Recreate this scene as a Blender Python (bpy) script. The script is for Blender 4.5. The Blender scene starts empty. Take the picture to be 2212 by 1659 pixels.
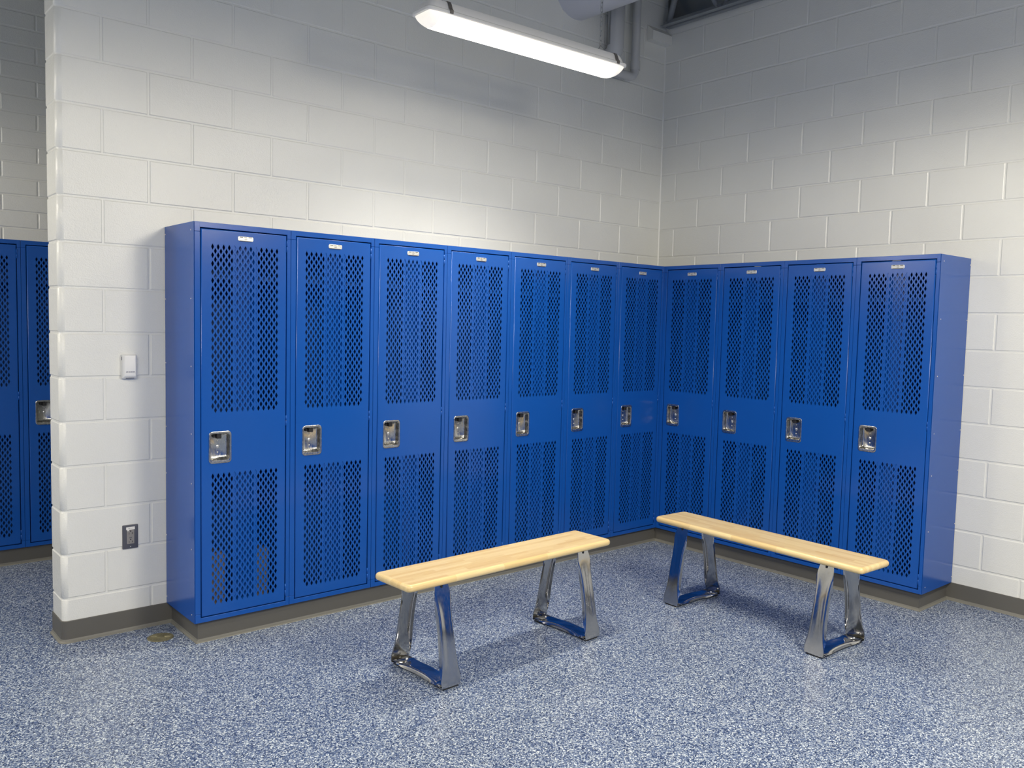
import bpy, bmesh, math, random
from mathutils import Vector, Matrix
R = math.radians
random.seed(7)
SC = bpy.context.scene
COL = SC.collection

# ------------------------------------------------------------------ constants
LW, DEP, ZB, ZT = 0.4625, 0.381, 0.1016, 1.9304     # locker width, depth, base top, locker top
CRS, BLK = 0.2032, 0.4064                            # block course height / length
CEIL = 21 * CRS

# ------------------------------------------------------------------ helpers
class MB:
    """collects shapes and links them as ONE mesh object"""
    def __init__(s): s.v = []; s.f = []; s.m = []; s.sm = []
    def add(s, vs, fs, mi=0, smooth=False):
        b = len(s.v); s.v += [tuple(v) for v in vs]
        for f in fs:
            s.f.append([i + b for i in f]); s.m.append(mi); s.sm.append(smooth)
    def box(s, x0, x1, y0, y1, z0, z1, bev=0.0, mi=0, seg=1):
        if bev <= 0:
            vs = [(x, y, z) for z in (z0, z1) for y in (y0, y1) for x in (x0, x1)]
            s.add(vs, [(0, 2, 3, 1), (4, 5, 7, 6), (0, 1, 5, 4), (2, 6, 7, 3), (0, 4, 6, 2), (1, 3, 7, 5)], mi)
            return
        bm = bmesh.new(); bmesh.ops.create_cube(bm, size=1)
        for v in bm.verts:
            v.co = Vector(((x0 + x1) / 2 + v.co.x * (x1 - x0), (y0 + y1) / 2 + v.co.y * (y1 - y0), (z0 + z1) / 2 + v.co.z * (z1 - z0)))
        bmesh.ops.bevel(bm, geom=bm.edges[:], offset=bev, segments=seg, profile=0.5, affect='EDGES')
        s.bm(bm, mi, smooth=seg > 1)
    def bm(s, bm, mi=0, smooth=False):
        bm.verts.index_update()
        s.add([v.co[:] for v in bm.verts], [[v.index for v in f.verts] for f in bm.faces], mi, smooth); bm.free()
    def rings(s, rings, closed=True, cap0=True, cap1=True, mi=0, smooth=True):
        n = len(rings[0]); vs = [p for r in rings for p in r]; fs = []
        for a in range(len(rings) - 1):
            for i in range(n if closed else n - 1):
                j = (i + 1) % n
                fs.append((a * n + i, a * n + j, (a + 1) * n + j, (a + 1) * n + i))
        s.add(vs, fs, mi, smooth)
        if cap0: s.add(rings[0], [list(range(n))[::-1]], mi)
        if cap1: s.add(rings[-1], [list(range(n))], mi)
    def tube(s, pts, r, n=12, mi=0, closed=False, caps=True):
        pts = [Vector(p) for p in pts]; N = len(pts); rings = []; up = None
        for i in range(N):
            if closed: t = pts[(i + 1) % N] - pts[i - 1]
            else: t = pts[min(i + 1, N - 1)] - pts[max(i - 1, 0)]
            t.normalize()
            if up is None:
                up = t.orthogonal().normalized()
            up = (up - t * up.dot(t)).normalized(); q = t.cross(up)
            rings.append([pts[i] + (up * math.cos(2 * math.pi * k / n) + q * math.sin(2 * math.pi * k / n)) * r for k in range(n)])
        if closed: rings.append(rings[0]); s.rings(rings, True, False, False, mi)
        else: s.rings(rings, True, caps, caps, mi)
    def cyl(s, a, b, r, n=16, mi=0): s.tube([a, b], r, n, mi)
    def dome(s, c, axis, r, h, n=12, mi=0):
        """rivet / screw head standing on a surface at c along axis"""
        c = Vector(c); ax = Vector(axis).normalized(); u = ax.orthogonal().normalized(); w = ax.cross(u); rings = []
        for k in range(4):
            a = k / 3 * math.pi / 2 * .92
            rings.append([c + ax * h * math.sin(a) + (u * math.cos(2 * math.pi * i / n) + w * math.sin(2 * math.pi * i / n)) * r * math.cos(a) for i in range(n)])
        s.rings(rings, True, False, True, mi)
    def build(s, name, mats, parent=None, fix=True, angle=None):
        me = bpy.data.meshes.new(name); me.from_pydata(s.v, [], s.f); 
        for m in (mats if isinstance(mats, (list, tuple)) else [mats]): me.materials.append(m)
        me.polygons.foreach_set('material_index', s.m); me.polygons.foreach_set('use_smooth', s.sm)
        if fix:
            bm = bmesh.new(); bm.from_mesh(me); bmesh.ops.remove_doubles(bm, verts=bm.verts[:], dist=1e-6)
            bmesh.ops.recalc_face_normals(bm, faces=bm.faces[:]); bm.to_mesh(me); bm.free()
        if angle: me.set_sharp_from_angle(angle=R(angle))
        me.update()
        o = bpy.data.objects.new(name, me); COL.objects.link(o)
        if parent: o.parent = parent
        return o

def empty(name, loc=(0, 0, 0), rz=0):
    o = bpy.data.objects.new(name, None); COL.objects.link(o); o.location = loc; o.rotation_euler = (0, 0, rz)
    o.empty_display_size = .1; return o
def tag(o, label, cat, group=None):
    o['label'] = label; o['category'] = cat
    if group: o['group'] = group
    return o
def struct(o): o['kind'] = 'structure'; return o
def copy_tree(o, parent=None):
    c = o.copy(); COL.objects.link(c); c.parent = parent
    for ch in list(o.children): copy_tree(ch, c)
    return c

def rrect(w, h, r, seg=6, cx=0, cy=0):
    pts = []
    for (sx, sy, a0) in ((1, 1, 0), (-1, 1, 90), (-1, -1, 180), (1, -1, 270)):
        for k in range(seg + 1):
            a = R(a0 + 90 * k / seg)
            pts.append((cx + sx * (w / 2 - r) + r * math.cos(a), cy + sy * (h / 2 - r) + r * math.sin(a)))
    return pts

# ------------------------------------------------------------------ materials
def mat(name, col=(.8, .8, .8), rough=.5, metal=0.0, spec=.5, coat=0.0, emit=None, es=0.0):
    m = bpy.data.materials.new(name); m.use_nodes = True; b = m.node_tree.nodes['Principled BSDF']
    b.inputs['Base Color'].default_value = (*col, 1); b.inputs['Roughness'].default_value = rough
    b.inputs['Metallic'].default_value = metal; b.inputs['Specular IOR Level'].default_value = spec
    b.inputs['Coat Weight'].default_value = coat
    if emit: b.inputs['Emission Color'].default_value = (*emit, 1); b.inputs['Emission Strength'].default_value = es
    return m
def nt(m): return m.node_tree, m.node_tree.nodes, m.node_tree.links, m.node_tree.nodes['Principled BSDF']
def coords(N, Lk, scale=(1, 1, 1), kind='Object'):
    tc = N.new('ShaderNodeTexCoord'); mp = N.new('ShaderNodeMapping'); mp.inputs['Scale'].default_value = scale
    Lk.new(tc.outputs[kind], mp.inputs['Vector']); return mp.outputs['Vector']
def noise(N, Lk, vec, sc, det=3, rough=.5):
    n = N.new('ShaderNodeTexNoise'); n.inputs['Scale'].default_value = sc; n.inputs['Detail'].default_value = det
    n.inputs['Roughness'].default_value = rough; Lk.new(vec, n.inputs['Vector']); return n
def ramp(N, Lk, fac, stops, interp='LINEAR'):
    r = N.new('ShaderNodeValToRGB'); r.color_ramp.interpolation = interp; e = r.color_ramp.elements
    while len(e) < len(stops): e.new(.5)
    for i, (p, c) in enumerate(stops): e[i].position = p; e[i].color = (*c, 1)
    Lk.new(fac, r.inputs['Fac']); return r
def bump(N, Lk, B, h, strength, dist):
    b = N.new('ShaderNodeBump'); b.inputs['Strength'].default_value = strength; b.inputs['Distance'].default_value = dist
    Lk.new(h, b.inputs['Height']); Lk.new(b.outputs['Normal'], B.inputs['Normal']); return b

def wall_mat(name, col):
    m = mat(name, col, .27, spec=.5); t, N, Lk, B = nt(m); v = coords(N, Lk)
    n1 = noise(N, Lk, v, 170, 3, .55); n2 = noise(N, Lk, v, 28, 4, .6); n3 = noise(N, Lk, v, 2.0, 2)
    a = N.new('ShaderNodeMath'); a.operation = 'MULTIPLY_ADD'; a.inputs[1].default_value = .8
    Lk.new(n2.outputs['Fac'], a.inputs[0]); Lk.new(n1.outputs['Fac'], a.inputs[2])
    bump(N, Lk, B, a.outputs[0], .55, .0022)
    c = ramp(N, Lk, n3.outputs['Fac'], [(.3, tuple(x * .965 for x in col)), (.7, tuple(min(1, x * 1.02) for x in col))])
    Lk.new(c.outputs['Color'], B.inputs['Base Color']); return m
M = {}
M['wall'] = wall_mat('white_block_paint', (.745, .75, .705))
M['wall_grey'] = wall_mat('grey_block_paint', (.32, .33, .335))
M['deck'] = mat('dark_deck', (.38, .41, .42), .8)
M['steel_grey'] = mat('grey_painted_steel', (.27, .29, .30), .55)
M['pipe'] = mat('grey_painted_pipe', (.50, .51, .51), .5)
M['duct'] = mat('pale_duct_paint', (.62, .63, .66), .5)

def blue_mat():
    col = (.006, .078, .36); m = mat('blue_powder_coat', col, .2, spec=.42); t, N, Lk, B = nt(m); v = coords(N, Lk)
    n = noise(N, Lk, v, 420, 2); bump(N, Lk, B, n.outputs['Fac'], .06, .0006)
    n2 = noise(N, Lk, v, 3, 2); r = ramp(N, Lk, n2.outputs['Fac'], [(.3, (.17,) * 3), (.7, (.23,) * 3)]); Lk.new(r.outputs['Color'], B.inputs['Roughness']); return m
M['blue'] = blue_mat()
M['blue_in'] = mat('blue_inner_sheet', (.008, .075, .31), .5)

def steel(name, col, rough, sc):
    m = mat(name, col, rough, 1.0); t, N, Lk, B = nt(m); v = coords(N, Lk, sc); n = noise(N, Lk, v, 40, 3)
    r = ramp(N, Lk, n.outputs['Fac'], [(.3, (rough * .7,) * 3), (.7, (rough * 1.35,) * 3)]); Lk.new(r.outputs['Color'], B.inputs['Roughness']); return m
M['cup'] = steel('brushed_stainless', (.46, .455, .435), .24, (3, 3, 1))
M['chrome'] = steel('polished_leg_metal', (.45, .45, .45), .13, (6, 6, 1))
M['bolt'] = mat('bright_bolt', (.75, .75, .74), .3, 1.0)
M['plate'] = mat('number_plate_metal', (.66, .66, .62), .42, .6)
M['black'] = mat('black_plastic', (.012, .012, .014), .5)
M['rubber'] = mat('black_rubber', (.015, .015, .016), .7)
M['ink'] = mat('dark_ink', (.055, .055, .05), .6)
M['navy_ink'] = mat('navy_ink', (.03, .05, .12), .6)

def wood_mat():
    m = mat('clear_coated_maple', (.7, .5, .25), .32, spec=.5, coat=.25); t, N, Lk, B = nt(m)
    B.inputs['Coat Roughness'].default_value = .2
    v = coords(N, Lk); br = N.new('ShaderNodeTexBrick'); Lk.new(v, br.inputs['Vector'])
    br.offset = .37; br.offset_frequency = 2; br.squash = 1.35; br.squash_frequency = 3
    br.inputs['Scale'].default_value = 1; br.inputs['Brick Width'].default_value = .20; br.inputs['Row Height'].default_value = .0225
    br.inputs['Mortar Size'].default_value = .0004; br.inputs['Mortar Smooth'].default_value = .3; br.inputs['Bias'].default_value = -.15
    br.inputs['Color1'].default_value = (0, 0, 0, 1); br.inputs['Color2'].default_value = (1, 1, 1, 1); br.inputs['Mortar'].default_value = (.35, .35, .35, 1)
    c = ramp(N, Lk, br.outputs['Color'], [(0, (.81, .635, .325)), (.4, (.765, .58, .275)), (.8, (.72, .515, .225)), (1, (.57, .37, .15))])
    g = noise(N, Lk, coords(N, Lk, (3, 70, 70)), 4, 4, .6)
    gr = ramp(N, Lk, g.outputs['Fac'], [(.35, (.84, .80, .74)), (.62, (1, 1, 1))])
    mx = N.new('ShaderNodeMixRGB'); mx.blend_type = 'MULTIPLY'; mx.inputs['Fac'].default_value = .55
    Lk.new(c.outputs['Color'], mx.inputs['Color1']); Lk.new(gr.outputs['Color'], mx.inputs['Color2']); Lk.new(mx.outputs['Color'], B.inputs['Base Color']); return m
M['wood'] = wood_mat()

def floor_mat():
    m = mat('blue_flake_epoxy', (.3, .33, .42), .3, spec=.45, coat=.0); t, N, Lk, B = nt(m)
    v = coords(N, Lk)
    wn = noise(N, Lk, v, 140, 2)
    off = N.new('ShaderNodeVectorMath'); off.operation = 'MULTIPLY_ADD'; off.inputs[1].default_value = (.004, .004, 0)
    Lk.new(wn.outputs['Color'], off.inputs[0]); Lk.new(v, off.inputs[2])
    vo = N.new('ShaderNodeTexVoronoi'); vo.inputs['Scale'].default_value = 245; Lk.new(off.outputs['Vector'], vo.inputs['Vector'])
    sep = N.new('ShaderNodeSeparateColor'); Lk.new(vo.outputs['Color'], sep.inputs['Color'])
    c = ramp(N, Lk, sep.outputs['Red'], [(0, (.020, .036, .096)), (.15, (.056, .085, .180)), (.32, (.118, .158, .280)), (.52, (.215, .262, .385)), (.69, (.37, .41, .50)), (.85, (.70, .73, .785))], 'CONSTANT')
    n = noise(N, Lk, v, 1.1, 2); s = ramp(N, Lk, n.outputs['Fac'], [(.3, (.81, .855, .855)), (.7, (.875, .92, .915))])
    mx = N.new('ShaderNodeMixRGB'); mx.blend_type = 'MULTIPLY'; mx.inputs['Fac'].default_value = 1
    Lk.new(c.outputs['Color'], mx.inputs['Color1']); Lk.new(s.outputs['Color'], mx.inputs['Color2']); Lk.new(mx.outputs['Color'], B.inputs['Base Color'])
    nb = noise(N, Lk, v, 60, 3); bump(N, Lk, B, nb.outputs['Fac'], .25, .002)
    rr = ramp(N, Lk, sep.outputs['Green'], [(0, (.27,) * 3), (1, (.42,) * 3)]); Lk.new(rr.outputs['Color'], B.inputs['Roughness']); return m
M['floor'] = floor_mat()
M['base'] = mat('grey_vinyl_base', (.112, .108, .095), .5)
M['toe'] = mat('base_sealant', (.185, .182, .155), .55)
M['white_plastic'] = mat('white_plastic', (.80, .80, .77), .4)
M['outlet_plate'] = mat('dark_satin_plate', (.105, .108, .125), .38, .35)
M['outlet_grey'] = mat('grey_receptacle', (.24, .23, .215), .45)
M['brass'] = mat('dull_olive_brass', (.20, .185, .11), .45, .4)
M['lamp_body'] = mat('lamp_housing_plastic', (.84, .83, .80), .5)
M['lip'] = mat('clear_lens_rim', (.78, .77, .72), .25)
M['latch'] = mat('dull_metal_latch', (.22, .20, .18), .45, .6)
M['zinc'] = mat('zinc_chain', (.42, .43, .43), .4, .8)
LAMP = (1.0, .92, .785)
M['lens'] = mat('lit_lens', (.9, .88, .82), .3, emit=LAMP, es=34)
def lens_glow(m, es):
    # the LED strip lies flat above the diffuser: its underside glows strongest, its flanks weakest
    t, N, Lk, B = nt(m); g = N.new('ShaderNodeNewGeometry'); sp = N.new('ShaderNodeSeparateXYZ'); Lk.new(g.outputs['Normal'], sp.inputs[0])
    a = N.new('ShaderNodeMath'); a.operation = 'ABSOLUTE'; Lk.new(sp.outputs['Z'], a.inputs[0])
    p = N.new('ShaderNodeMath'); p.operation = 'POWER'; p.inputs[1].default_value = 2.2; Lk.new(a.outputs[0], p.inputs[0])
    q = N.new('ShaderNodeMath'); q.operation = 'MULTIPLY_ADD'; q.inputs[1].default_value = es; q.inputs[2].default_value = es * .07
    Lk.new(p.outputs[0], q.inputs[0]); Lk.new(q.outputs[0], B.inputs['Emission Strength'])
lens_glow(M['lens'], 6)
M['lens_end'] = mat('lens_end', (.9, .88, .82), .3, emit=LAMP, es=.38)
M['brown'] = mat('grey_brown_card', (.22, .185, .165), .8)
M['label'] = mat('white_sticker', (.80, .79, .74), .5)

# ------------------------------------------------------------------ block walls with tooled joints
def joint_h(d):
    if d <= .0035: return -.0035
    if d >= .008: return 0.0
    t = (d - .0035) / .0045; return -.0035 * (1 - t * t * (3 - 2 * t))
def cells(mb, edges_of_row, nrows, rowh, place, extra_s=(), z0=0.0, rng=None):
    offs = (0, .0035, .0055, .008)
    for r in range(nrows):
        es = edges_of_row(r)
        for a, b in zip(es[:-1], es[1:]):
            za, zb = z0 + r * rowh, z0 + (r + 1) * rowh
            ss = sorted(set([round(a + o, 5) for o in offs] + [round(b - o, 5) for o in offs] + [round(e, 5) for e in extra_s if a + .01 < e < b - .01]))
            zs = [za + o for o in offs] + [zb - o for o in reversed(offs)]
            face = rng.uniform(-.0007, .0007)
            vs = []
            for z in zs:
                for s in ss:
                    d = min(s - a, b - s, z - za, zb - z); h = joint_h(d)
                    if h == 0: h = face
                    vs.append(place(s, z, h))
            n = len(ss); fs = []
            for i in range(len(zs) - 1):
                for j in range(n - 1): fs.append((i * n + j, i * n + j + 1, (i + 1) * n + j + 1, (i + 1) * n + j))
            mb.add(vs, fs, 0, False)
            if extra_s:                                     # only the rounded corner is smooth-shaded
                for q, f in enumerate(fs):
                    sm = (ss[q % (n - 1)] + ss[q % (n - 1) + 1]) / 2
                    if any(lo < sm < lo + LA for lo in (L1, L1 + LA + L2)): mb.sm[len(mb.sm) - len(fs) + q] = True
def seq(lo, hi, first, step, guard=.06):
    k = math.ceil((lo - first) / step); xs = []
    while first + k * step < hi - guard:
        x = first + k * step
        if x > lo + guard: xs.append(x)
        k += 1
    return xs
rng = random.Random(3)
# left wall : a partition with a bullnose end, unrolled along s (front face, round corner, end face, round corner, rear face)
XE, YF, YR, RB = -3.702, DEP, DEP + CRS, .0254
L1 = DEP - (XE + RB); LA = RB * math.pi / 2; L2 = CRS - 2 * RB; TOT = 2 * L1 + 2 * LA + L2
def left_pt(s, z, h):
    if s <= L1: return (DEP - s, YF - h, z)
    s -= L1
    if s <= LA:
        a = s / RB; return (XE + RB - (RB + h) * math.sin(a), YF + RB - (RB + h) * math.cos(a), z)
    s -= LA
    if s <= L2: return (XE - h, YF + RB + s, z)
    s -= L2
    if s <= LA:
        a = s / RB; return (XE + RB - (RB + h) * math.cos(a), YR - RB + (RB + h) * math.sin(a), z)
    s -= LA
    return (XE + RB + s, YR + h, z)
def left_edges(r):
    f = -3.310 if r % 2 == 0 else -3.513
    xs = seq(XE, DEP, f, BLK)
    front = sorted(DEP - x for x in xs)
    back = sorted(TOT - s for s in front)
    return [-.02] + front + back + [TOT]
arcs = [L1 + LA * k / 9 for k in range(10)] + [L1 + LA + L2 + LA * k / 9 for k in range(10)]
mb = MB(); cells(mb, left_edges, 21, CRS, left_pt, arcs, rng=rng); mb.add([(DEP + .001, YF - .007, 0), (DEP - .007, YF + .001, 0), (DEP + .001, YF + .001, 0), (DEP + .001, YF - .007, 18 * CRS), (DEP - .007, YF + .001, 18 * CRS), (DEP + .001, YF + .001, 18 * CRS)],
       [(0, 3, 4, 1)])                                       # painted caulk bead in the corner
struct(mb.build('wall_left', M['wall'], fix=False))
# right wall, up to the joist; darker set-back wall above
mb = MB(); YS = -6.4
def right_edges(r):
    f = .240 if r % 2 == 0 else .034
    return [DEP - y for y in sorted([DEP + .02] + seq(YS, DEP, f, BLK) + [YS], reverse=True)]
cells(mb, right_edges, 18, CRS, lambda s, z, h: (DEP - h, DEP - s, z), rng=rng)
mb.box(DEP, DEP + .2, YS, DEP, 18 * CRS, 3.722)
struct(mb.build('wall_right', M['wall'], fix=False))
mb = MB(); mb.box(DEP + .2, DEP + .3, YS, 2.3, 18 * CRS - .3, CEIL); struct(mb.build('wall_right_upper', M['deck']))
# far wall of the space beyond the partition : half-high blocks
YW = 1.88 + DEP
mb = MB()
cells(mb, lambda r: [-x for x in sorted([-8.0] + seq(-8, DEP, -3.395 if r % 2 == 0 else -3.595, BLK) + [DEP], reverse=True)], 42, CRS / 2,
      lambda s, z, h: (-s, YW - h, z), rng=rng)
struct(mb.build('wall_far', M['wall'], fix=False))
mb = MB(); mb.box(DEP, DEP + .1, DEP + CRS, YW, 0, CEIL); struct(mb.build('wall_far_right', M['wall']))
mb = MB(); mb.box(-8.1, .5, YS - .1, YS, 0, CEIL); struct(mb.build('wall_back', M['wall']))
mb = MB(); mb.box(-8.1, -8.0, YS, YW, 0, CEIL); struct(mb.build('wall_west', M['wall']))
# unseen locker-height blue boxes, added so the metal legs reflect dark blue
mb = MB(); mb.box(-8.0, -1.0, YS, YS + DEP, ZB, ZT); struct(mb.build('unseen_blue_box_4', M['blue']))
mb = MB(); mb.box(0, DEP, YS + .01, -4.25, ZB, ZT); struct(mb.build('unseen_blue_box_6', M['blue']))
mb = MB(); mb.box(-8.0, -8.0 + DEP, YS + DEP, YW - .6, ZB, ZT); struct(mb.build('unseen_blue_box_5', M['blue']))
mb = MB(); mb.box(-8.1, .8, YS - .1, YW + .1, -.1, 0); struct(mb.build('floor', M['floor']))
mb = MB()
mb.box(-8.1, .8, YS - .1, YW + .1, CEIL + .04, CEIL + .1)
for k in range(60):                                                        # deck ribs
    x = -8.0 + k * .145; mb.box(x, x + .09, YS - .1, YW + .1, CEIL, CEIL + .041)
struct(mb.build('ceiling', M['deck']))

# ------------------------------------------------------------------ bases
def sweep(mb, path, prof, toe_from=3):
    """profile (out, z) carried along a plan polyline; 'out' lies to the right of travel"""
    n = len(path); secs = []
    for i, p in enumerate(path):
        p = Vector(p); ds = []
        if i > 0: ds.append((p - Vector(path[i - 1])).normalized())
        if i < n - 1: ds.append((Vector(path[i + 1]) - p).normalized())
        ns = [Vector((d.y, -d.x)) for d in ds]; m = sum(ns, Vector((0, 0))).normalized(); k = 1 / max(.3, m.dot(ns[0]))
        secs.append([(p.x + m.x * o * k, p.y + m.y * o * k, z) for o, z in prof])
    q = len(prof)
    for i in range(n - 1):
        for j in range(q - 1):
            mb.add([secs[i][j], secs[i + 1][j], secs[i + 1][j + 1], secs[i][j + 1]], [(0, 1, 2, 3)], 1 if j >= toe_from else 0, False)
PROF = [(-.004, .1016), (.0025, .1016), (.004, .0995), (.004, .016), (.0065, .0085), (.0135, .0025), (.0145, 0)]
arc1 = [left_pt(L1 + LA * k / 8, 0, 0)[:2] for k in range(9)]
arc2 = [left_pt(L1 + LA + L2 + LA * k / 8, 0, 0)[:2] for k in range(9)]
lpath = [(-3.2155 + .004, YF)] + arc1 + arc2 + [(DEP, YR)]
lpath = lpath[::-1]
mb = MB(); sweep(mb, lpath, PROF)
base_left = struct(mb.build('baseboard_left', [M['base'], M['toe']]))
mb = MB(); sweep(mb, [(DEP, -1.826), (DEP, YS)], PROF); struct(mb.build('baseboard_right', [M['base'], M['toe']]))
PP = [(0, .1012), (0, .016), (.0025, .0085), (.0095, .0025), (.0105, 0)]
ppath = [(-3.2155, YF - .001), (-3.2155, .028), (.028, .028), (.028, -1.828), (DEP - .001, -1.828)]
mb = MB(); sweep(mb, ppath, PP, 1)
mb.add([(*p, .1012) for p in ppath] + [(DEP - .001, YF - .001, .1012)], [list(range(6))])
struct(mb.build('trim_1', [M['base'], M['toe']]))
mb = MB(); fp = [(-4.55, 1.908), (-3.085, 1.908)]
sweep(mb, [(-4.55, YW)] + fp + [(-3.085, YW)], PP, 1); mb.add([(-4.55, YW, .1012), (-4.55, 1.908, .1012), (-3.085, 1.908, .1012), (-3.085, YW, .1012)], [(0, 1, 2, 3)])
struct(mb.build('trim_2', [M['base'], M['toe']]))

# ------------------------------------------------------------------ lockers
DX0, DX1, DZ0, DZ1 = .0300, .4390, .1275, 1.9020           # door outline
CX0, CX1, CZ0, CZ1 = .0635, .1695, .8360, .9850            # latch recess flange
PX, PZ = .01285, .01900                                    # half pitches of the diamond pattern
def door_mesh():
    bm = bmesh.new(); cache = {}
    def V(x, z):
        k = (round(x * 4e5), round(z * 4e5))
        if k not in cache: cache[k] = bm.verts.new((x, 0, z))
        return cache[k]
    hw, hh = .0066, .0138
    hole = [(hw, 0), (hw * .60, hh * .46), (0, hh), (-hw * .60, hh * .46), (-hw, 0), (-hw * .60, -hh * .46), (0, -hh), (hw * .60, -hh * .46)]
    rim = [(PX, 0), (PX / 2, PZ / 2), (0, PZ), (-PX / 2, PZ / 2), (-PX, 0), (-PX / 2, -PZ / 2), (0, -PZ), (PX / 2, -PZ / 2)]
    def group(ztop, rows):
        for j in range(rows):
            for i in range(25):
                if (i + j) % 2: continue
                cx, cz = .0825 + PX * i, ztop - PZ * j
                H = [bm.verts.new((cx + a, 0, cz + b)) for a, b in hole]; Q = [V(cx + a, cz + b) for a, b in rim]
                for k in range(8): bm.faces.new((Q[k], Q[(k + 1) % 8], H[(k + 1) % 8], H[k]))
    fill = []
    def border(ztop, rows):                                # fill the notches so that each field ends in a straight-sided rectangle
        P = lambda i, j: V(.0825 + PX * i, ztop - PZ * j)
        Mid = lambda a, b: V(.0825 + PX * (a[0] + b[0]) / 2, ztop - PZ * (a[1] + b[1]) / 2)
        def poly(*ij):
            vs = []
            for k, a in enumerate(ij):
                vs.append(P(*a)); b = ij[(k + 1) % len(ij)]
                if abs(a[0] - b[0]) == 1 and abs(a[1] - b[1]) == 1: vs.append(Mid(a, b))
            bm.faces.new(vs)
        n = rows
        for i_ in range(0, 23, 2): poly((i_, -1), (i_ + 1, 0), (i_ + 2, -1))
        for i_ in range(1, 22, 2): poly((i_, n), (i_ + 1, n - 1), (i_ + 2, n))
        for j_ in range(0, n - 3, 2):
            poly((-1, j_), (0, j_ + 1), (-1, j_ + 2)); poly((25, j_), (24, j_ + 1), (25, j_ + 2))
        poly((-1, -1), (0, -1), (-1, 0)); poly((25, -1), (24, -1), (25, 0))
        poly((-1, n - 2), (0, n - 1), (1, n), (-1, n)); poly((25, n - 2), (24, n - 1), (23, n), (25, n))
    for zt_, n_ in ((1.8240, 40), (.7775, 32)): group(zt_, n_); border(zt_, n_)
    rimset = set(cache.values())
    fill = [e for e in bm.edges if e.is_boundary and e.verts[0] in rimset and e.verts[1] in rimset]
    def loop(pts):
        vs = [bm.verts.new((x, 0, z)) for x, z in pts]
        return [bm.edges.new((vs[i], vs[(i + 1) % len(vs)])) for i in range(len(vs))], vs
    r = .0048
    oe, ov = loop([(DX0 + r, DZ0 + r), (DX1 - r, DZ0 + r), (DX1 - r, DZ1 - r), (DX0 + r, DZ1 - r)])
    ce, cv = loop(rrect(CX1 - CX0 - .006, CZ1 - CZ0 - .006, .012, 4, (CX0 + CX1) / 2, (CZ0 + CZ1) / 2))
    bmesh.ops.triangle_fill(bm, use_beauty=True, use_dissolve=False, edges=fill + oe + ce, normal=(0, -1, 0))
    cut = []
    for f in bm.faces:
        c = f.calc_center_median()
        if abs(c.x - (CX0 + CX1) / 2) < (CX1 - CX0) / 2 - .0031 and abs(c.z - (CZ0 + CZ1) / 2) < (CZ1 - CZ0) / 2 - .0031 and all(v in cv for v in f.verts): cut.append(f)
    bmesh.ops.delete(bm, geom=cut, context='FACES_ONLY')
    bmesh.ops.recalc_face_normals(bm, faces=bm.faces[:])
    bm.verts.index_update(); bm.faces.ensure_lookup_table()
    if bm.faces[0].normal.y > 0: bmesh.ops.reverse_faces(bm, faces=bm.faces[:])
    vs = [v.co.copy() for v in bm.verts]; fs = [[v.index for v in f.verts] for f in bm.faces]
    ovi = {v.index for v in ov}
    bd = [(e.link_loops[0].vert.index, e.link_loops[0].link_loop_next.vert.index) for e in bm.edges if e.is_boundary]
    bm.free(); m = MB(); n = len(vs)
    m.add(vs + [v + Vector((0, .0016, 0)) for v in vs], fs + [[i + n for i in f[::-1]] for f in fs] +
          [(b, a, a + n, b + n) for a, b in bd if not (a in ovi and b in ovi)])
    prev = [(x, 0.0, z) for x, z in ((DX0 + r, DZ0 + r), (DX1 - r, DZ0 + r), (DX1 - r, DZ1 - r), (DX0 + r, DZ1 - r))]; rings = [prev]
    for k in range(1, 6):                                   # folded edge
        a = k / 5 * math.pi / 2; o = r * (1 - math.sin(a)); y = r * (1 - math.cos(a))
        rings.append([(DX0 + o, y, DZ0 + o), (DX1 - o, y, DZ0 + o), (DX1 - o, y, DZ1 - o), (DX0 + o, y, DZ1 - o)])
    rings.append([(x, .021, z) for x, y, z in rings[-1]])
    m.rings(rings, True, False, False, 0, True)
    return m

def locker_cup(parent):
    m = MB(); cx, cz = (CX0 + CX1) / 2, (CZ0 + CZ1) / 2
    def ring(w, h, r, y, dz=0): return [(cx + a, y, cz + dz + b) for a, b in rrect(w, h, r, 5)]
    W, H = CX1 - CX0, CZ1 - CZ0
    rs = [ring(W, H, .017, -.0002), ring(W - .0005, H - .0005, .017, -.0018), ring(W - .003, H - .003, .016, -.0028), ring(W - .010, H - .012, .014, -.0028),
          ring(W - .015, H - .026, .012, -.0015, .002), ring(W - .017, H - .031, .011, .003, .002), ring(W - .018, H - .034, .011, .020, .002),
          ring(W - .021, H - .038, .011, .0265, .002), ring(W - .028, H - .050, .010, .0305, .002)]
    m.rings(rs, True, False, True); cup = m.build('latch_cup', M['cup'], parent, angle=50)
    for z, r_ in ((.939, .0042), (.911, .0082), (.884, .0042)):
        q = MB(); q.dome((cx, .0304, z), (0, -1, 0), r_, .004 if r_ < .005 else .003, 14); q.build('stud', M['bolt'], cup)
    q = MB(); q.box(cx - .013, cx + .009, .004, .0300, .950, .972, .002); q.box(cx - .026, cx - .013, .018, .0300, .954, .968, .002)
    q.build('finger_lift', M['black'], cup)
    return cup

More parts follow.
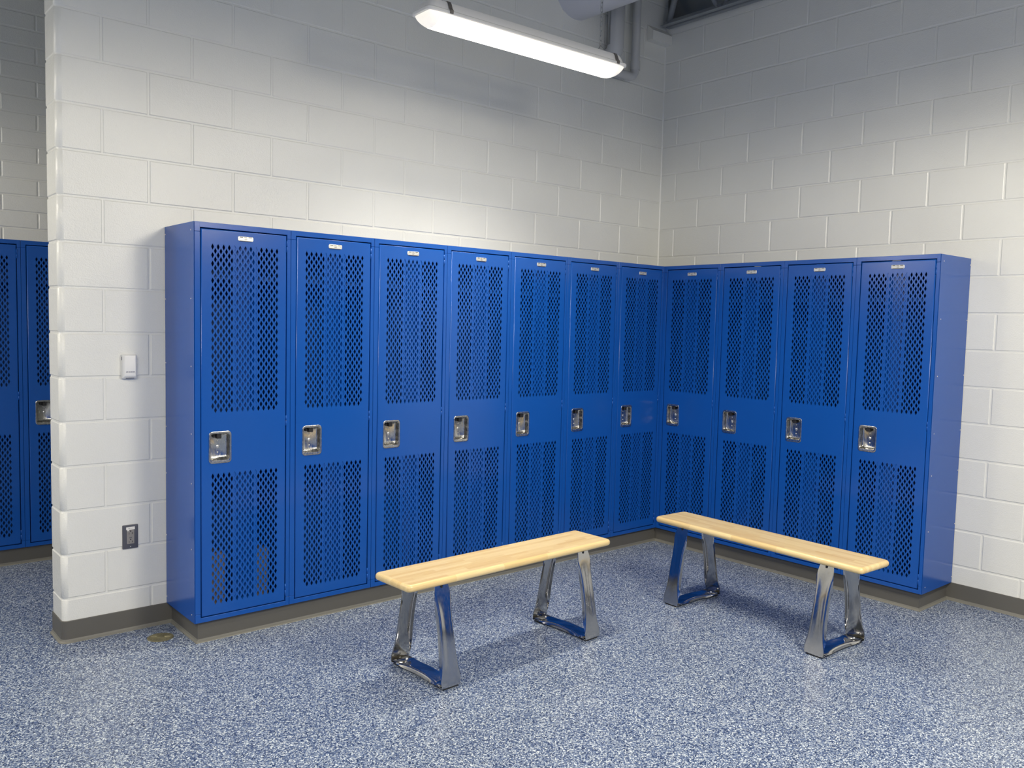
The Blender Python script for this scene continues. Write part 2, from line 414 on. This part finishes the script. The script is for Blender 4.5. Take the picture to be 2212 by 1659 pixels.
def text_part(body, size, loc, material, parent, name='number'):
    cu = bpy.data.curves.new(name, 'FONT'); cu.body = body; cu.size = size; cu.align_x = 'CENTER'; cu.align_y = 'CENTER'; cu.extrude = .00015; cu.resolution_u = 4
    t = bpy.data.objects.new(name + '_curve', cu); COL.objects.link(t); bpy.context.view_layer.update()
    me = bpy.data.meshes.new_from_object(t.evaluated_get(bpy.context.evaluated_depsgraph_get()))
    bpy.data.objects.remove(t); bpy.data.curves.remove(cu)
    me.transform(Matrix.Translation(Vector(loc)) @ Matrix.Rotation(R(90), 4, 'X'))
    me.materials.clear(); me.materials.append(material)
    o = bpy.data.objects.new(name, me); COL.objects.link(o); o.parent = parent; return o

def make_locker():
    root = empty('locker')
    m = MB(); t = .0012                                                    # carcass : open-fronted sheet box
    x0, x1, y0, y1, z0, z1 = .0006, LW - .0006, .0225, DEP - .0025, ZB + .0006, ZT - .0006
    m.box(x0, x0 + t, y0, y1, z0, z1); m.box(x1 - t, x1, y0, y1, z0, z1); m.box(x0, x1, y1 - t, y1, z0, z1)
    m.box(x0, x1, .0006, y1, z1 - t, z1); m.box(x0, x1, y0, y1, z0 + .012, z0 + .012 + t)
    m.build('body', M['blue_in'], root)
    m = MB(); b = .0009; g = .0009; yb = .0222; zs0, zs1 = .1430, 1.8868     # front frame : rails with notched ends, stiles between
    for zA, zB, zA2, zB2 in ((DZ1 + .0042, ZT, zs1 + g, ZT), (ZB, DZ0 - .0042, ZB, zs0 - g)):
        m.box(g, DX0 - .004, 0, yb, zA2, zB2, b); m.box(DX1 + .004, LW - g, 0, yb, zA2, zB2, b); m.box(DX0 - .0052, DX1 + .0052, 0, yb, zA, zB, b)
    m.box(g, DX0 - .004, 0, yb, zs0, zs1, b); m.box(DX1 + .004, LW - g, 0, yb, zs0, zs1, b)
    m.build('frame', M['blue'], root)
    m = door_mesh(); door = m.build('door', M['blue'], root, fix=False)
    locker_cup(door)
    m = MB()                                                               # hat-channel stiffener behind the door
    zt, zb = 1.842, .150; sec = [(.1768, .0024), (.1935, .0024), (.1950, .0055), (.1975, .0262), (.2000, .0290), (.2735, .0290), (.2760, .0262), (.2785, .0055), (.2800, .0024), (.2967, .0024)]
    for zA, zB in ((1.045, zt), (zb, .800)):
        a = [(x, y, zA) for x, y in sec]; c = [(x, y, zB) for x, y in sec]; n = len(sec)
        m.add(a + c, [(i, i + 1, n + i + 1, n + i) for i in range(n - 1)])
    m.build('stiffener', M['blue'], door)
    for za, zb_ in ((1.823, 1.878), (.9915, 1.0405), (.1510, .2100)):
        q = MB(); zc = (za + zb_) / 2
        for p0, p1 in ((za, zc - .0006), (zc + .0006, zb_)): q.tube([(.4412, .0008, p0), (.4412, .0008, p1)], .0031, 10)
        q.build('hinge', M['blue'], door)
    m = MB(); m.box(.004, LW - .004, .032, DEP - .01, 1.699, 1.7005); m.box(.004, LW - .004, .032, .0335, 1.684, 1.7005); m.build('shelf', M['blue_in'], root)
    m = MB(); pw, ph, cx, cz = .0736, .0205, .2367, 1.870                  # number plate with cut corners
    out = [(cx - pw / 2, cz - ph / 2 + .004), (cx - pw / 2 + .004, cz - ph / 2), (cx + pw / 2 - .004, cz - ph / 2), (cx + pw / 2, cz - ph / 2 + .004),
           (cx + pw / 2, cz + ph / 2 - .004), (cx + pw / 2 - .004, cz + ph / 2), (cx - pw / 2 + .004, cz + ph / 2), (cx - pw / 2, cz + ph / 2 - .004)]
    ins = [(cx + (x - cx) * .965, cz + (z - cz) * .89) for x, z in out]
    m.rings([[(x, -.0001, z) for x, z in out], [(x, -.0016, z) for x, z in out], [(x, -.0024, z) for x, z in ins]], True, False, True, 0, False)
    for xa, xb in ((-.029, -.0135), (.0135, .029)): m.box(cx + xa, cx + xb, -.00262, -.0023, cz + .0053, cz + .0083, mi=1)
    m.box(cx - .0075, cx + .0060, -.00258, -.0023, cz + .0062, cz + .0082, mi=2)
    m.box(cx - .029, cx + .029, -.0026, -.0012, cz - ph / 2 - .0016, cz - ph / 2 + .0012, mi=1)
    m.build('number_plate', [M['plate'], M['black'], M['ink']], door)
    plate = door.children[-1]
    for sx in (-1, 1):
        q = MB(); q.dome((cx + sx * .029, -.0024, cz - .0005), (0, -1, 0), .0027, .0014, 10); q.build('rivet', M['bolt'], plate)
    return root

proto = make_locker()
def plate_of(root): return [o for o in root.children_recursive if o.name.startswith('number_plate')][0]
def door_of(root): return [o for o in root.children if o.name.startswith('door')][0]
def end_panel(root, side):
    """flat riveted side panel of an end locker; side -1 = left, +1 = right"""
    xa = -.0022 if side < 0 else LW + .0006; xb = xa + .0016
    m = MB(); m.box(xa, xb, .0006, DEP - .0025, ZB + .0003, ZT - .0003, .0006); p = m.build('end_panel', M['blue'], root)
    for z in (1.894, 1.588, 1.283, .975, .747, .442, .136):
        for y in (.036, .371):
            q = MB(); q.dome((xa if side < 0 else xb, y, z), (side, 0, 0), .0034, .0016, 10); q.build('rivet', M['bolt'], p)
GL = 'blue lockers along the longer left-hand block wall'; GR = 'blue lockers along the right-hand block wall'; GF = 'blue lockers seen past the end of the partition'
def place(i, loc, rz, label, group, num=None):
    r = proto if i == 0 else copy_tree(proto)
    r.location = loc; r.rotation_euler = (0, 0, rz); tag(r, label, 'locker', group); return r
LL = ['tall blue mesh-door locker numbered 69, left end of the long row beside the outlet',
      'tall blue mesh-door locker numbered 68, second from the left end of the long row',
      'tall blue mesh-door locker numbered 67, third from the left end of the long row',
      'tall blue mesh-door locker numbered 66, middle one of the seven in the long row',
      'tall blue mesh-door locker numbered 65, third from the corner in the long left row',
      'tall blue mesh-door locker numbered 64, second from the corner in the long left row',
      'tall blue mesh-door locker numbered 63, in the left row against the inside corner']
RL = ['tall blue mesh-door locker numbered 62, in the right row against the inside corner',
      'tall blue mesh-door locker numbered 61, second from the corner in the short right row',
      'tall blue mesh-door locker numbered 60, third from the corner in the short right row',
      'tall blue mesh-door locker numbered 59, right end of the short row, side panel showing']
FL = ['blue mesh-door locker cut by the left picture edge, beyond the end of the white partition',
      'blue mesh-door locker with its steel latch half hidden behind the white partition end']
made = []
for k in range(7): made.append((place(k, (-7 * LW + k * LW, 0, 0), 0, LL[k], GL), str(69 - k)))
for k in range(4): made.append((place(1, (0, -k * LW, 0), R(-90), RL[k], GR), str(62 - k)))
for k in range(2): made.append((place(1, (-3.568 - LW + k * LW, 1.88, 0), 0, FL[k], GF), None))
for r, num in made:
    if num: text_part(num, .0125, (.2367, -.00245, 1.8672), M['ink'], plate_of(r))
m = MB(); m.box(LW - .0008, LW + .020, .0006, .020, ZB + .0005, ZT - .0005, .0004); m.build('corner_filler', M['blue'], made[6][0])
end_panel(made[0][0], -1); end_panel(made[10][0], 1)
# small silver bolts on two door tops of the right row
for idx, xo in ((8, .255), (9, .215), (10, .205)):
    q = MB(); q.box(xo, xo + .045, -.0006, .010, DZ1 - .0006, DZ1 + .0016, .0004); q.build('bumper_strip', M['plate'] if idx != 9 else M['blue'], door_of(made[idx][0]))

# two upright packages on the floor of the left-end locker
bx = -7 * LW
for (xa, xb, hh_, lab) in ((.095, .168, .285, 'grey-brown upright package behind the lower mesh of locker 69, left of two'), (.306, .380, .275, 'grey-brown upright package behind the lower mesh of locker 69, right of two')):
    m = MB(); m.box(bx + xa, bx + xb, .060, .170, .1158, .1158 + hh_, .004, seg=2); m.box(bx + xa - .001, bx + xb + .001, .059, .171, .1158 + hh_ - .045, .1158 + hh_ - .012, .001)
    tag(m.build('package', M['brown']), lab, 'package', 'packages inside the left-end locker')

# ------------------------------------------------------------------ benches
SL, SW, STH, STOP = 1.238, .252, .032, .451
def seat_mb():
    m = MB(); r = .0145; rings = []
    def ring(o, z): return [(x, y, z) for x, y in rrect(SL - 2 * o, SW - 2 * o, .024 - o, 6)]
    for k in range(6):
        a = k / 5 * math.pi / 2; rings.append(ring(r * (1 - math.sin(a)), -STH + r * (1 - math.cos(a))))
    for k in range(6):
        a = k / 5 * math.pi / 2; rings.append(ring(r * (1 - math.cos(a)), -r * (1 - math.sin(a))))
    m.rings(rings); return m
def strip(mb, centre, half, roll, side, out, tang, n=24, th=.003):
    """pressed metal bar: developed half width 'half(t)', edges rolled by 'roll(t)' towards -out; tang = bar direction, side = across"""
    secs = []; side = Vector(side)
    for i in range(n + 1):
        t = i / n; c = Vector(centre(t)); o = Vector(out(t)).normalized(); W = half(t); a = roll(t); pts = []
        flat = W * (1 - .46 * a); ang = R(84) * a; rad = max(.0004, W * .46 * a * .55 / max(ang, 1e-3))
        prof = [(flat * u, -.0022 * a * (1 - u * u)) for u in (0, .35, .7, 1)]
        for k in range(1, 6):
            th_ = ang * k / 5; prof.append((flat + rad * math.sin(th_), -rad * (1 - math.cos(th_))))
        rem = W - flat - rad * ang; e = prof[-1]; prof.append((e[0] + rem * math.cos(ang), e[1] - rem * math.sin(ang)))
        full = [(-x, d) for x, d in reversed(prof[1:])] + prof
        secs.append([c + side * x + o * d for x, d in full])
    q = len(secs[0])
    def norms():
        N = []
        for i in range(n + 1):
            row = []
            for j in range(q):
                du = secs[i][min(j + 1, q - 1)] - secs[i][max(j - 1, 0)]; dv = secs[min(i + 1, n)][j] - secs[max(i - 1, 0)][j]
                row.append(du.cross(dv).normalized())
            N.append(row)
        return N
    N = norms(); sgn = -1 if N[n // 2][q // 2].dot(Vector(out(.5))) > 0 else 1
    back = [[secs[i][j] + N[i][j] * th * sgn for j in range(q)] for i in range(n + 1)]
    vs = [p for s in secs for p in s] + [p for s in back for p in s]; B = (n + 1) * q; fs = []
    for i in range(n):
        for j in range(q - 1):
            a, b, c, d = i * q + j, i * q + j + 1, (i + 1) * q + j + 1, (i + 1) * q + j
            fs += [(a, b, c, d), (B + d, B + c, B + b, B + a)]
        fs += [(i * q, (i + 1) * q, B + (i + 1) * q, B + i * q), (i * q + q - 1, B + i * q + q - 1, B + (i + 1) * q + q - 1, (i + 1) * q + q - 1)]
    for j in range(q - 1): fs += [(j, B + j, B + j + 1, j + 1), (n * q + j, n * q + j + 1, B + n * q + j + 1, B + n * q + j)]
    mb.add(vs, fs, 0, True)
def bell(t, p=.75):
    v = max(0.0, math.sin(math.pi * min(1, max(0, t)))); return v if p == 1 else 1 - (1 - v) ** 2
YFT, YTP, ZFT, ZLT = .184, .103, .010, STOP - STH - .0005
def leg_mb(cx, sy):
    m = MB()
    def cen(t):
        y = YFT + (YTP - YFT) * t; return (cx, sy * (y + .010 * bell(t, 1)), ZFT + (ZLT - ZFT) * t)
    strip(m, cen, lambda t: .0475 + (.0335 - .0475) * t ** .8 + .013 * bell(t, .6), lambda t: bell((t - .05) / .86, .55), (1, 0, 0), lambda t: (0, sy, .18), (0, 0, 1))
    # folded foot tab lying along the floor bar, and the folded top tab under the seat
    ya, yb = sorted((sy * (YFT - .002), sy * (YFT - .062))); m.box(cx - .044, cx + .044, ya, yb, ZFT + .0045, ZFT + .0075, .001)
    ya, yb = sorted((sy * (YTP + .001), sy * (YTP - .055))); m.box(cx - .031, cx + .031, ya, yb, ZLT - .0035, ZLT - .0004, .001)
    return m
def bar_mb(cx):
    m = MB()
    strip(m, lambda t: (cx, -YFT + .001 + (2 * YFT - .002) * t, ZFT + .0005 + .016 * bell(t, 1)), lambda t: .0465 + .006 * bell(t, .6), lambda t: .95 * bell((t - .06) / .88, .5), (1, 0, 0), lambda t: (0, 0, 1), (0, 1, 0))
    return m
def make_bench():
    root = empty('bench')
    s = seat_mb().build('seat', M['wood'], root); s.location = (0, 0, STOP)
    for cx in (-.4345, .4315):
        bar = bar_mb(cx).build('crossbar', M['chrome'], root, angle=45)
        for sy in (-1, 1):
            leg = leg_mb(cx, sy).build('leg', M['chrome'], root, angle=45)
            q = MB(); q.box(cx - .0055, cx + .0055, min(sy * YTP * 1.015, sy * (YTP + .0052)), max(sy * YTP * 1.015, sy * (YTP + .0052)), ZLT - .014, ZLT - .001, .002); q.build('screw_notch', M['black'], leg)
            q = MB(); q.dome((cx + .012 * sy, sy * (YFT - .034), ZFT + .0075), (0, 0, 1), .0065, .007, 12); q.build('bolt', M['bolt'], leg)
            q = MB(); q.box(cx - .040, cx + .040, min(sy * (YFT - .003), sy * (YFT - .05)), max(sy * (YFT - .003), sy * (YFT - .05)), 0, ZFT + .0005, .002); q.build('rubber_foot', M['rubber'], leg)
    return root
GB = 'wooden benches in front of the lockers'
b1 = make_bench(); b1.location = (-2.148, -.881, 0); b1.rotation_euler = (0, 0, R(2.0))
tag(b1, 'light wood bench on chrome legs standing parallel to the long left locker row', 'bench', GB)
b2 = copy_tree(b1); b2.location = (-.837, -1.392, 0); b2.rotation_euler = (0, 0, R(-91.9))
tag(b2, 'light wood bench on chrome legs standing parallel to the short right locker row', 'bench', GB)

# ------------------------------------------------------------------ ceiling light on chains
FLn, FW = 1.275, .160
def link_pts(x0, z, flip, l=.030, w=.013):
    pts = []; a = l / 2 - w / 2
    for k in range(7): t = R(180 * k / 6); pts.append((w / 2 * math.cos(t), 0, z + a + w / 2 * math.sin(t)))
    for k in range(7): t = R(180 + 180 * k / 6); pts.append((w / 2 * math.cos(t), 0, z - a + w / 2 * math.sin(t)))
    return [(x0, p[0], p[2]) for p in pts] if flip else [(x0 + p[0], 0, p[2]) for p in pts]
def make_light():
    root = empty('ceiling_light')
    m = MB(); rings = []                                                   # housing tray
    for (w, l, z) in ((.142, FLn - .03, .004), (.138, FLn - .035, .018), (.118, FLn - .06, .046), (.108, FLn - .075, .053)):
        rings.append([(x, y, z) for x, y in rrect(l, w, .028, 5)])
    m.rings(rings); m.build('housing', M['lamp_body'], root, angle=40)
    m = MB(); rings = [[(x, y, z) for x, y in rrect(FLn - 2 * o, FW - 2 * o, .032 - o, 6)] for o, z in ((.008, -.004), (.002, -.004), (0, -.001), (0, .008), (.003, .011), (.012, .011))]
    m.rings(rings); m.build('rim', M['lip'], root, angle=40)
    m = MB(); rings = []; xs = []; e = .085; hl = FLn / 2 - .016           # bowed diffuser, dimmer at its two ends
    for k in range(9): xs.append(-hl + e * (1 - math.cos(k / 8 * math.pi / 2)))
    xs += [-hl + e + (2 * (hl - e)) * k / 10 for k in range(1, 10)]
    xs += [-x for x in reversed(xs[:9])]
    for x in xs:
        q = max(0, (abs(x) - (hl - e)) / e); s = max(0, 1 - q ** 2.5) ** .4; d = max(.0015, .056 * s); w = .069 * (.80 + .20 * s); row = []
        for k in range(15):
            a = math.pi * k / 14; row.append((x, w * math.cos(a), -.003 - d * math.sin(a) ** .8))
        rings.append(row)
    for i in range(len(rings) - 1):
        mid = abs((xs[i] + xs[i + 1]) / 2)
        m.add(rings[i] + rings[i + 1], [(j, j + 1, 15 + j + 1, 15 + j) for j in range(14)], 1 if mid > hl - .058 else 0, True)
    m.add(rings[0], [list(range(15))], 1); m.add(rings[-1], [list(range(15))[::-1]], 1)
    m.build('diffuser', [M['lens'], M['lens_end']], root)
    for x in (-.515, .555):
        for sy in (-1, 1):
            m = MB(); pts = [(.081, -.004), (.0815, .010), (.072, .020), (.064, .040), (.056, .053), (.040, .057)]
            rings = [[(x - .009, sy * y, z), (x + .009, sy * y, z), (x + .009, sy * (y + .003), z + .002), (x - .009, sy * (y + .003), z + .002)] for y, z in pts]
            m.rings(rings, True, True, True, 0, False); m.build('latch', M['latch'], root)
    for x in (-.53, .50):
        m = MB(); m.box(x - .02, x + .02, -.05, .05, .0525, .056, .001)
        m.tube([(x, -.028, .056), (x, -.020, .078), (x, 0, .098), (x, .020, .078), (x, .028, .056)], .0025, 8); h = m.build('hanger', M['zinc'], root)
        m = MB(); z = .110; k = 0
        while z < CEIL - 2.9 - .012:
            m.tube(link_pts(x, z, k % 2 == 0), .0017, 6, closed=True); z += .0245; k += 1
        m.build('chain', M['zinc'], h)
    la = bpy.data.lights.new('lamp', 'AREA'); la.shape = 'RECTANGLE'; la.size = FLn - .16; la.size_y = .09
    la.energy = E_MAIN; la.color = LAMP; la.spread = R(122)
    lo = bpy.data.objects.new('lamp', la); COL.objects.link(lo); lo.location = (0, 0, -.0605); lo.parent = root
    return root
E_MAIN, E_FAR, E_LOW = 12, 150, 40
light = make_light(); light.location = (-1.788, -.558, 2.900); light.rotation_euler = (0, 0, R(-1.7))
GLT = 'chain-hung tube lights of the changing room'
tag(light, 'long lit white tube light hung on two chains above the benches', 'ceiling light')
HIDDEN = [(-5.2, -2.0, .12), (-1.9, -3.7, 1.0), (-5.2, -4.7, 1.0), (-6.0, 1.20, .5)]  # unseen fixtures, places and strengths guessed to match the lighting
for x, y, a in HIDDEN:
    c = copy_tree(light); c.location = (x, y, 2.9); c.rotation_euler = (0, 0, 0)
    tag(c, 'further tube light of the room, out of view above and behind the viewer', 'ceiling light', 'tube lights out of view')
    for ch in list(c.children):
        if ch.type == 'LIGHT':
            ch.data = ch.data.copy()
            sp = bpy.data.lights.new('lamp', 'SPOT'); sp.spot_size = R(180); sp.spot_blend = .06; sp.shadow_soft_size = .40  # spot and point added to each unseen fixture to brighten the upper walls
            sp.energy = E_FAR * a * .60; sp.color = LAMP
            so = bpy.data.objects.new('lamp', sp); COL.objects.link(so); so.location = (0, 0, -.075); so.parent = c
            pl_ = bpy.data.lights.new('lamp', 'POINT'); pl_.shadow_soft_size = .05; pl_.energy = sp.energy * .13; pl_.color = LAMP
            so = bpy.data.objects.new('lamp', pl_); COL.objects.link(so); so.location = (0, 0, -.14); so.parent = c
            ch.data.energy = E_LOW * (a if a > .2 else .6); ch.data.spread = R(180)

# ------------------------------------------------------------------ overhead : duct, pipes, joist, ledge
m = MB(); xc, zc, rr = -.555, 3.748, .200; n = 40
def circ(r, y): return [(xc + r * math.cos(2 * math.pi * k / n), y, zc + r * math.sin(2 * math.pi * k / n)) for k in range(n)]
rs = [circ(rr, YF - .002)]
y = YF - .3
m.rings([circ(rr, YF + .012), circ(rr, YS + .01)], True, True, True)
duct = empty('air_duct', (0, 0, 0)); tag(duct, 'round pale painted air duct coming out of the left wall near the ceiling', 'duct'); m.build('tube', M['duct'], duct, angle=40)
for yy in (-.35, -1.55, -2.75, -3.95):
    m = MB(); m.rings([circ(rr + .0005, yy), circ(rr + .004, yy + .004), circ(rr + .004, yy + .026), circ(rr + .0005, yy + .03)], True, False, False); m.build('joint_band', M['duct'], duct, angle=40)

def elbow(c, a0, a1, r, ax):
    pts = []
    for k in range(9):
        t = R(a0 + (a1 - a0) * k / 8)
        pts.append((c[0] + r * math.cos(t), c[1], c[2] + r * math.sin(t)) if ax == 'x' else (c[0], c[1] + r * math.cos(t), c[2] + r * math.sin(t)))
    return pts
py = .315
m = MB(); x2, z2 = -.020, 3.262
pts = [(x2, py, CEIL - .005), (x2, py, z2 + .07)] + elbow((x2 - .06, py, z2 + .06), 0, -90, .06, 'x') + [(-.46, py, z2)] + [(-.475, py + .002, z2), (-.49, py + .02, z2), (-.49, YF - .002, z2)]
m.tube(pts, .030, 16)
p = empty('drain_pipe', (x2, py, z2)); tag(p, 'thin grey painted pipe dropping by the corner and bending left behind the tube light', 'pipe')
o = m.build('pipe_run', M['pipe'], p, angle=60); o.matrix_parent_inverse = Matrix.Translation((-x2, -py, -z2))
for zz in (3.345, ):
    q = MB(); q.tube([(x2, py, zz - .03), (x2, py, zz + .03)], .0345, 16); o = q.build('coupling', M['pipe'], p, angle=60); o.matrix_parent_inverse = Matrix.Translation((-x2, -py, -z2))
m = MB(); x3 = -.243
pts = [(x3, .30, CEIL - .005), (x3, .30, 3.43)] + elbow((x3, .36, 3.43), 180, 252, .06, 'y') + [(x3, YF - .002, 3.368)]
m.tube(pts, .056, 20)
tag(m.build('riser_pipe', M['pipe']), 'thick grey painted pipe running up the left wall beside the thin one', 'pipe')

j = empty('roof_joist', (.31, -3.0, 3.69)); tag(j, 'grey open-web steel roof joist running along the top of the right wall', 'joist')
def jb(mb, name, mt):
    o = mb.build(name, mt, j); o.matrix_parent_inverse = Matrix.Translation((-.31, 3.0, -3.69)); return o
for xa, xb in ((.262, .300), (.322, .360)):
    m = MB(); m.box(xa, xb, YS + .02, .335, 3.690, 3.695); s_ = xb if xa < .3 else xa
    m.box(s_ - .0025, s_ + .0025, YS + .02, .335, 3.690, 3.728); jb(m, 'bottom_chord', M['steel_grey'])
m = MB(); m.box(.255, .365, YS + .02, .36, 4.19, 4.20); m.box(.300, .322, YS + .02, .36, 4.14, 4.19); jb(m, 'top_chord', M['steel_grey'])
def strut(y0, z0, y1, z1, w=.016):
    q = MB(); q.tube([(.311, y0, z0), (.311, y1, z1)], w, 8); jb(q, 'web_strut', M['steel_grey'])
yk = .30; strut(.30, 3.71, .16, 4.17, .022)
for k in range(8):
    strut(-.13 - k * .78, 3.71, .16 - k * .78, 4.17); strut(-.17 - k * .78, 3.71, -.62 - k * .78, 4.17)
# masonry ledge in the corner under the joist end
m = MB(); xa, xb, ya, yb = .168, DEP - .001, YF - .060, YF - .001
m.add([(xa, ya, 3.575), (xb, ya, 3.575), (xb, ya, 3.640), (xa, ya, 3.640), (xa, yb, 3.575), (xb, yb, 3.575), (xb, yb, 3.690), (xa, yb, 3.690)],
      [(0, 1, 2, 3), (3, 2, 6, 7), (0, 4, 5, 1), (0, 3, 7, 4), (1, 5, 6, 2), (4, 7, 6, 5)])
struct(m.build('trim_3', M['wall']))

# ------------------------------------------------------------------ wall sensor, outlet, cleanout
s = empty('wall_sensor', (-3.408, YF, 1.267)); tag(s, 'small white plastic wall sensor box above the electrical outlet', 'sensor')
m = MB(); rings = []
for w, h, y, dz in ((.066, .114, -.0005, 0), (.066, .114, -.014, 0), (.064, .110, -.019, .001), (.048, .094, -.030, .004), (.044, .088, -.031, .004)):
    rings.append([(x, y, z + dz) for x, z in rrect(w, h, .005 if w > .05 else .003, 3)])
m.rings(rings); m.build('cover', M['white_plastic'], s, angle=30)
q = MB(); q.box(-.018, .018, -.032, -.0308, -.0275, -.0235); 
q.v = []; q.f = []; q.m = []; q.sm = []
q.add([(-.019, -.0316, -.0265), (-.0135, -.0316, -.0265), (-.011, -.0316, -.0225), (-.0185, -.0316, -.0225)], [(0, 1, 2, 3)])
for k, w in enumerate((.004, .003, .0045, .003, .0042, .0035)): q.box(-.009 + k * .0049, -.009 + k * .0049 + w, -.0318, -.0310, -.0262, -.0228)
q.build('badge', M['navy_ink'], s)
q = MB()
for k in range(3): q.box(-.018, .018, -.024 + k * .004, -.0225 + k * .004, -.0555, -.0535)
for sx in (-1, 1): q.box(sx * .0335 - .0006, sx * .0335 + .0006, -.013, -.007, .030, .046)
q.build('vent_slots', M['outlet_plate'], s)

s = empty('electrical_outlet', (-3.407, YF, .456)); tag(s, 'grey duplex outlet with dark cover plate low on the white block wall', 'outlet')
m = MB(); rings = [[(x, y, z) for x, z in rrect(w, h, .003, 3)] for w, h, y in ((.070, .114, -.0003), (.070, .114, -.005), (.068, .112, -.0072), (.066, .110, -.0076))]
m.rings(rings); pl = m.build('cover_plate', M['outlet_plate'], s, angle=30)
m = MB(); rings = [[(x, y, z) for x, z in rrect(w, h, .002, 2)] for w, h, y in ((.0335, .067, -.0070), (.0335, .067, -.0088), (.0325, .066, -.0094))]
m.rings(rings); rc = m.build('receptacle', M['outlet_grey'], s, angle=30)
q = MB()
for zc_ in (.0165, -.0235):
    q.box(-.0078, -.0060, -.0097, -.0092, zc_ - .0045, zc_ + .0045); q.box(.0058, .0076, -.0097, -.0092, zc_ - .0040, zc_ + .0050); q.box(.0070, .0105, -.0097, -.0092, zc_ + .0002, zc_ + .0020)
    q.cyl((0, -.0092, zc_ + .0112), (0, -.0097, zc_ + .0112), .0030, 12)
q.build('slots', M['black'], rc)
q = MB(); q.box(-.006, .006, -.0098, -.0092, -.0060, -.0040); q.box(-.006, .006, -.0098, -.0092, -.0030, -.0010); q.build('test_buttons', M['outlet_plate'], rc)
q = MB(); q.box(-.0195, .0195, -.0085, -.0074, .0345, .0475); q.box(-.0145, -.0085, -.0100, -.0090, .0290, .0345); st = q.build('label_sticker', M['label'], s)
q = MB(); q.box(-.010, -.0015, -.0087, -.0084, .0400, .0420); q.box(.0005, .012, -.0087, -.0084, .0402, .0418); q.build('print', M['outlet_grey'], st)
for zz in (-.0475,):
    q = MB(); q.dome((0, -.0075, zz), (0, -1, 0), .0028, .0012, 10); q.build('screw', M['bolt'], pl)

m = MB(); c = (-3.328, .199)
prof = [(.0585, 0), (.0585, .0012), (.056, .0026), (.050, .0030), (.048, .0022), (.012, .0022), (.010, .0034), (.004, .0034)]
m.rings([[(c[0] + r_ * math.cos(2 * math.pi * k / 36), c[1] + r_ * math.sin(2 * math.pi * k / 36), z + .0002) for k in range(36)] for r_, z in prof], True, False, True)
for k in range(24):
    a = 2 * math.pi * k / 24; u = Vector((math.cos(a), math.sin(a), 0))
    m.tube([Vector((*c, .0024)) + u * .018, Vector((*c, .0024)) + u * .045], .0014, 5)
tag(m.build('floor_cleanout_cover', M['brass'], angle=40), 'round dull olive metal cleanout cover set in the floor by the wall base', 'floor cover')

# ------------------------------------------------------------------ camera
F, YAW, PIT, ROL = 1834.195, .863175, -.0701061, .0237614
fw = Vector((math.cos(PIT) * math.cos(YAW), math.cos(PIT) * math.sin(YAW), math.sin(PIT)))
r0 = Vector((math.sin(YAW), -math.cos(YAW), 0)); u0 = r0.cross(fw)
rv = math.cos(ROL) * r0 + math.sin(ROL) * u0; uv = -math.sin(ROL) * r0 + math.cos(ROL) * u0
cam = bpy.data.cameras.new('camera'); co = bpy.data.objects.new('camera', cam); COL.objects.link(co)
cam.sensor_width = 36; cam.sensor_fit = 'HORIZONTAL'; cam.lens = 36 * F / 2212; cam.clip_start = .05
co.matrix_world = Matrix(((rv.x, uv.x, -fw.x, -4.62553), (rv.y, uv.y, -fw.y, -3.8153), (rv.z, uv.z, -fw.z, 1.506515), (0, 0, 0, 1)))
SC.camera = co

# ------------------------------------------------------------------ world + view
w = bpy.data.worlds.new('world'); SC.world = w; w.use_nodes = True
w.node_tree.nodes['Background'].inputs['Color'].default_value = (.5, .55, .6, 1); w.node_tree.nodes['Background'].inputs['Strength'].default_value = 0.0
vs_ = SC.view_settings; vs_.view_transform = 'Standard'; vs_.look = 'None'; vs_.gamma = 1; vs_.use_curve_mapping = False; vs_.exposure = 0.82
SC.cycles.max_bounces = 10; SC.cycles.diffuse_bounces = 6; SC.cycles.use_denoising = True
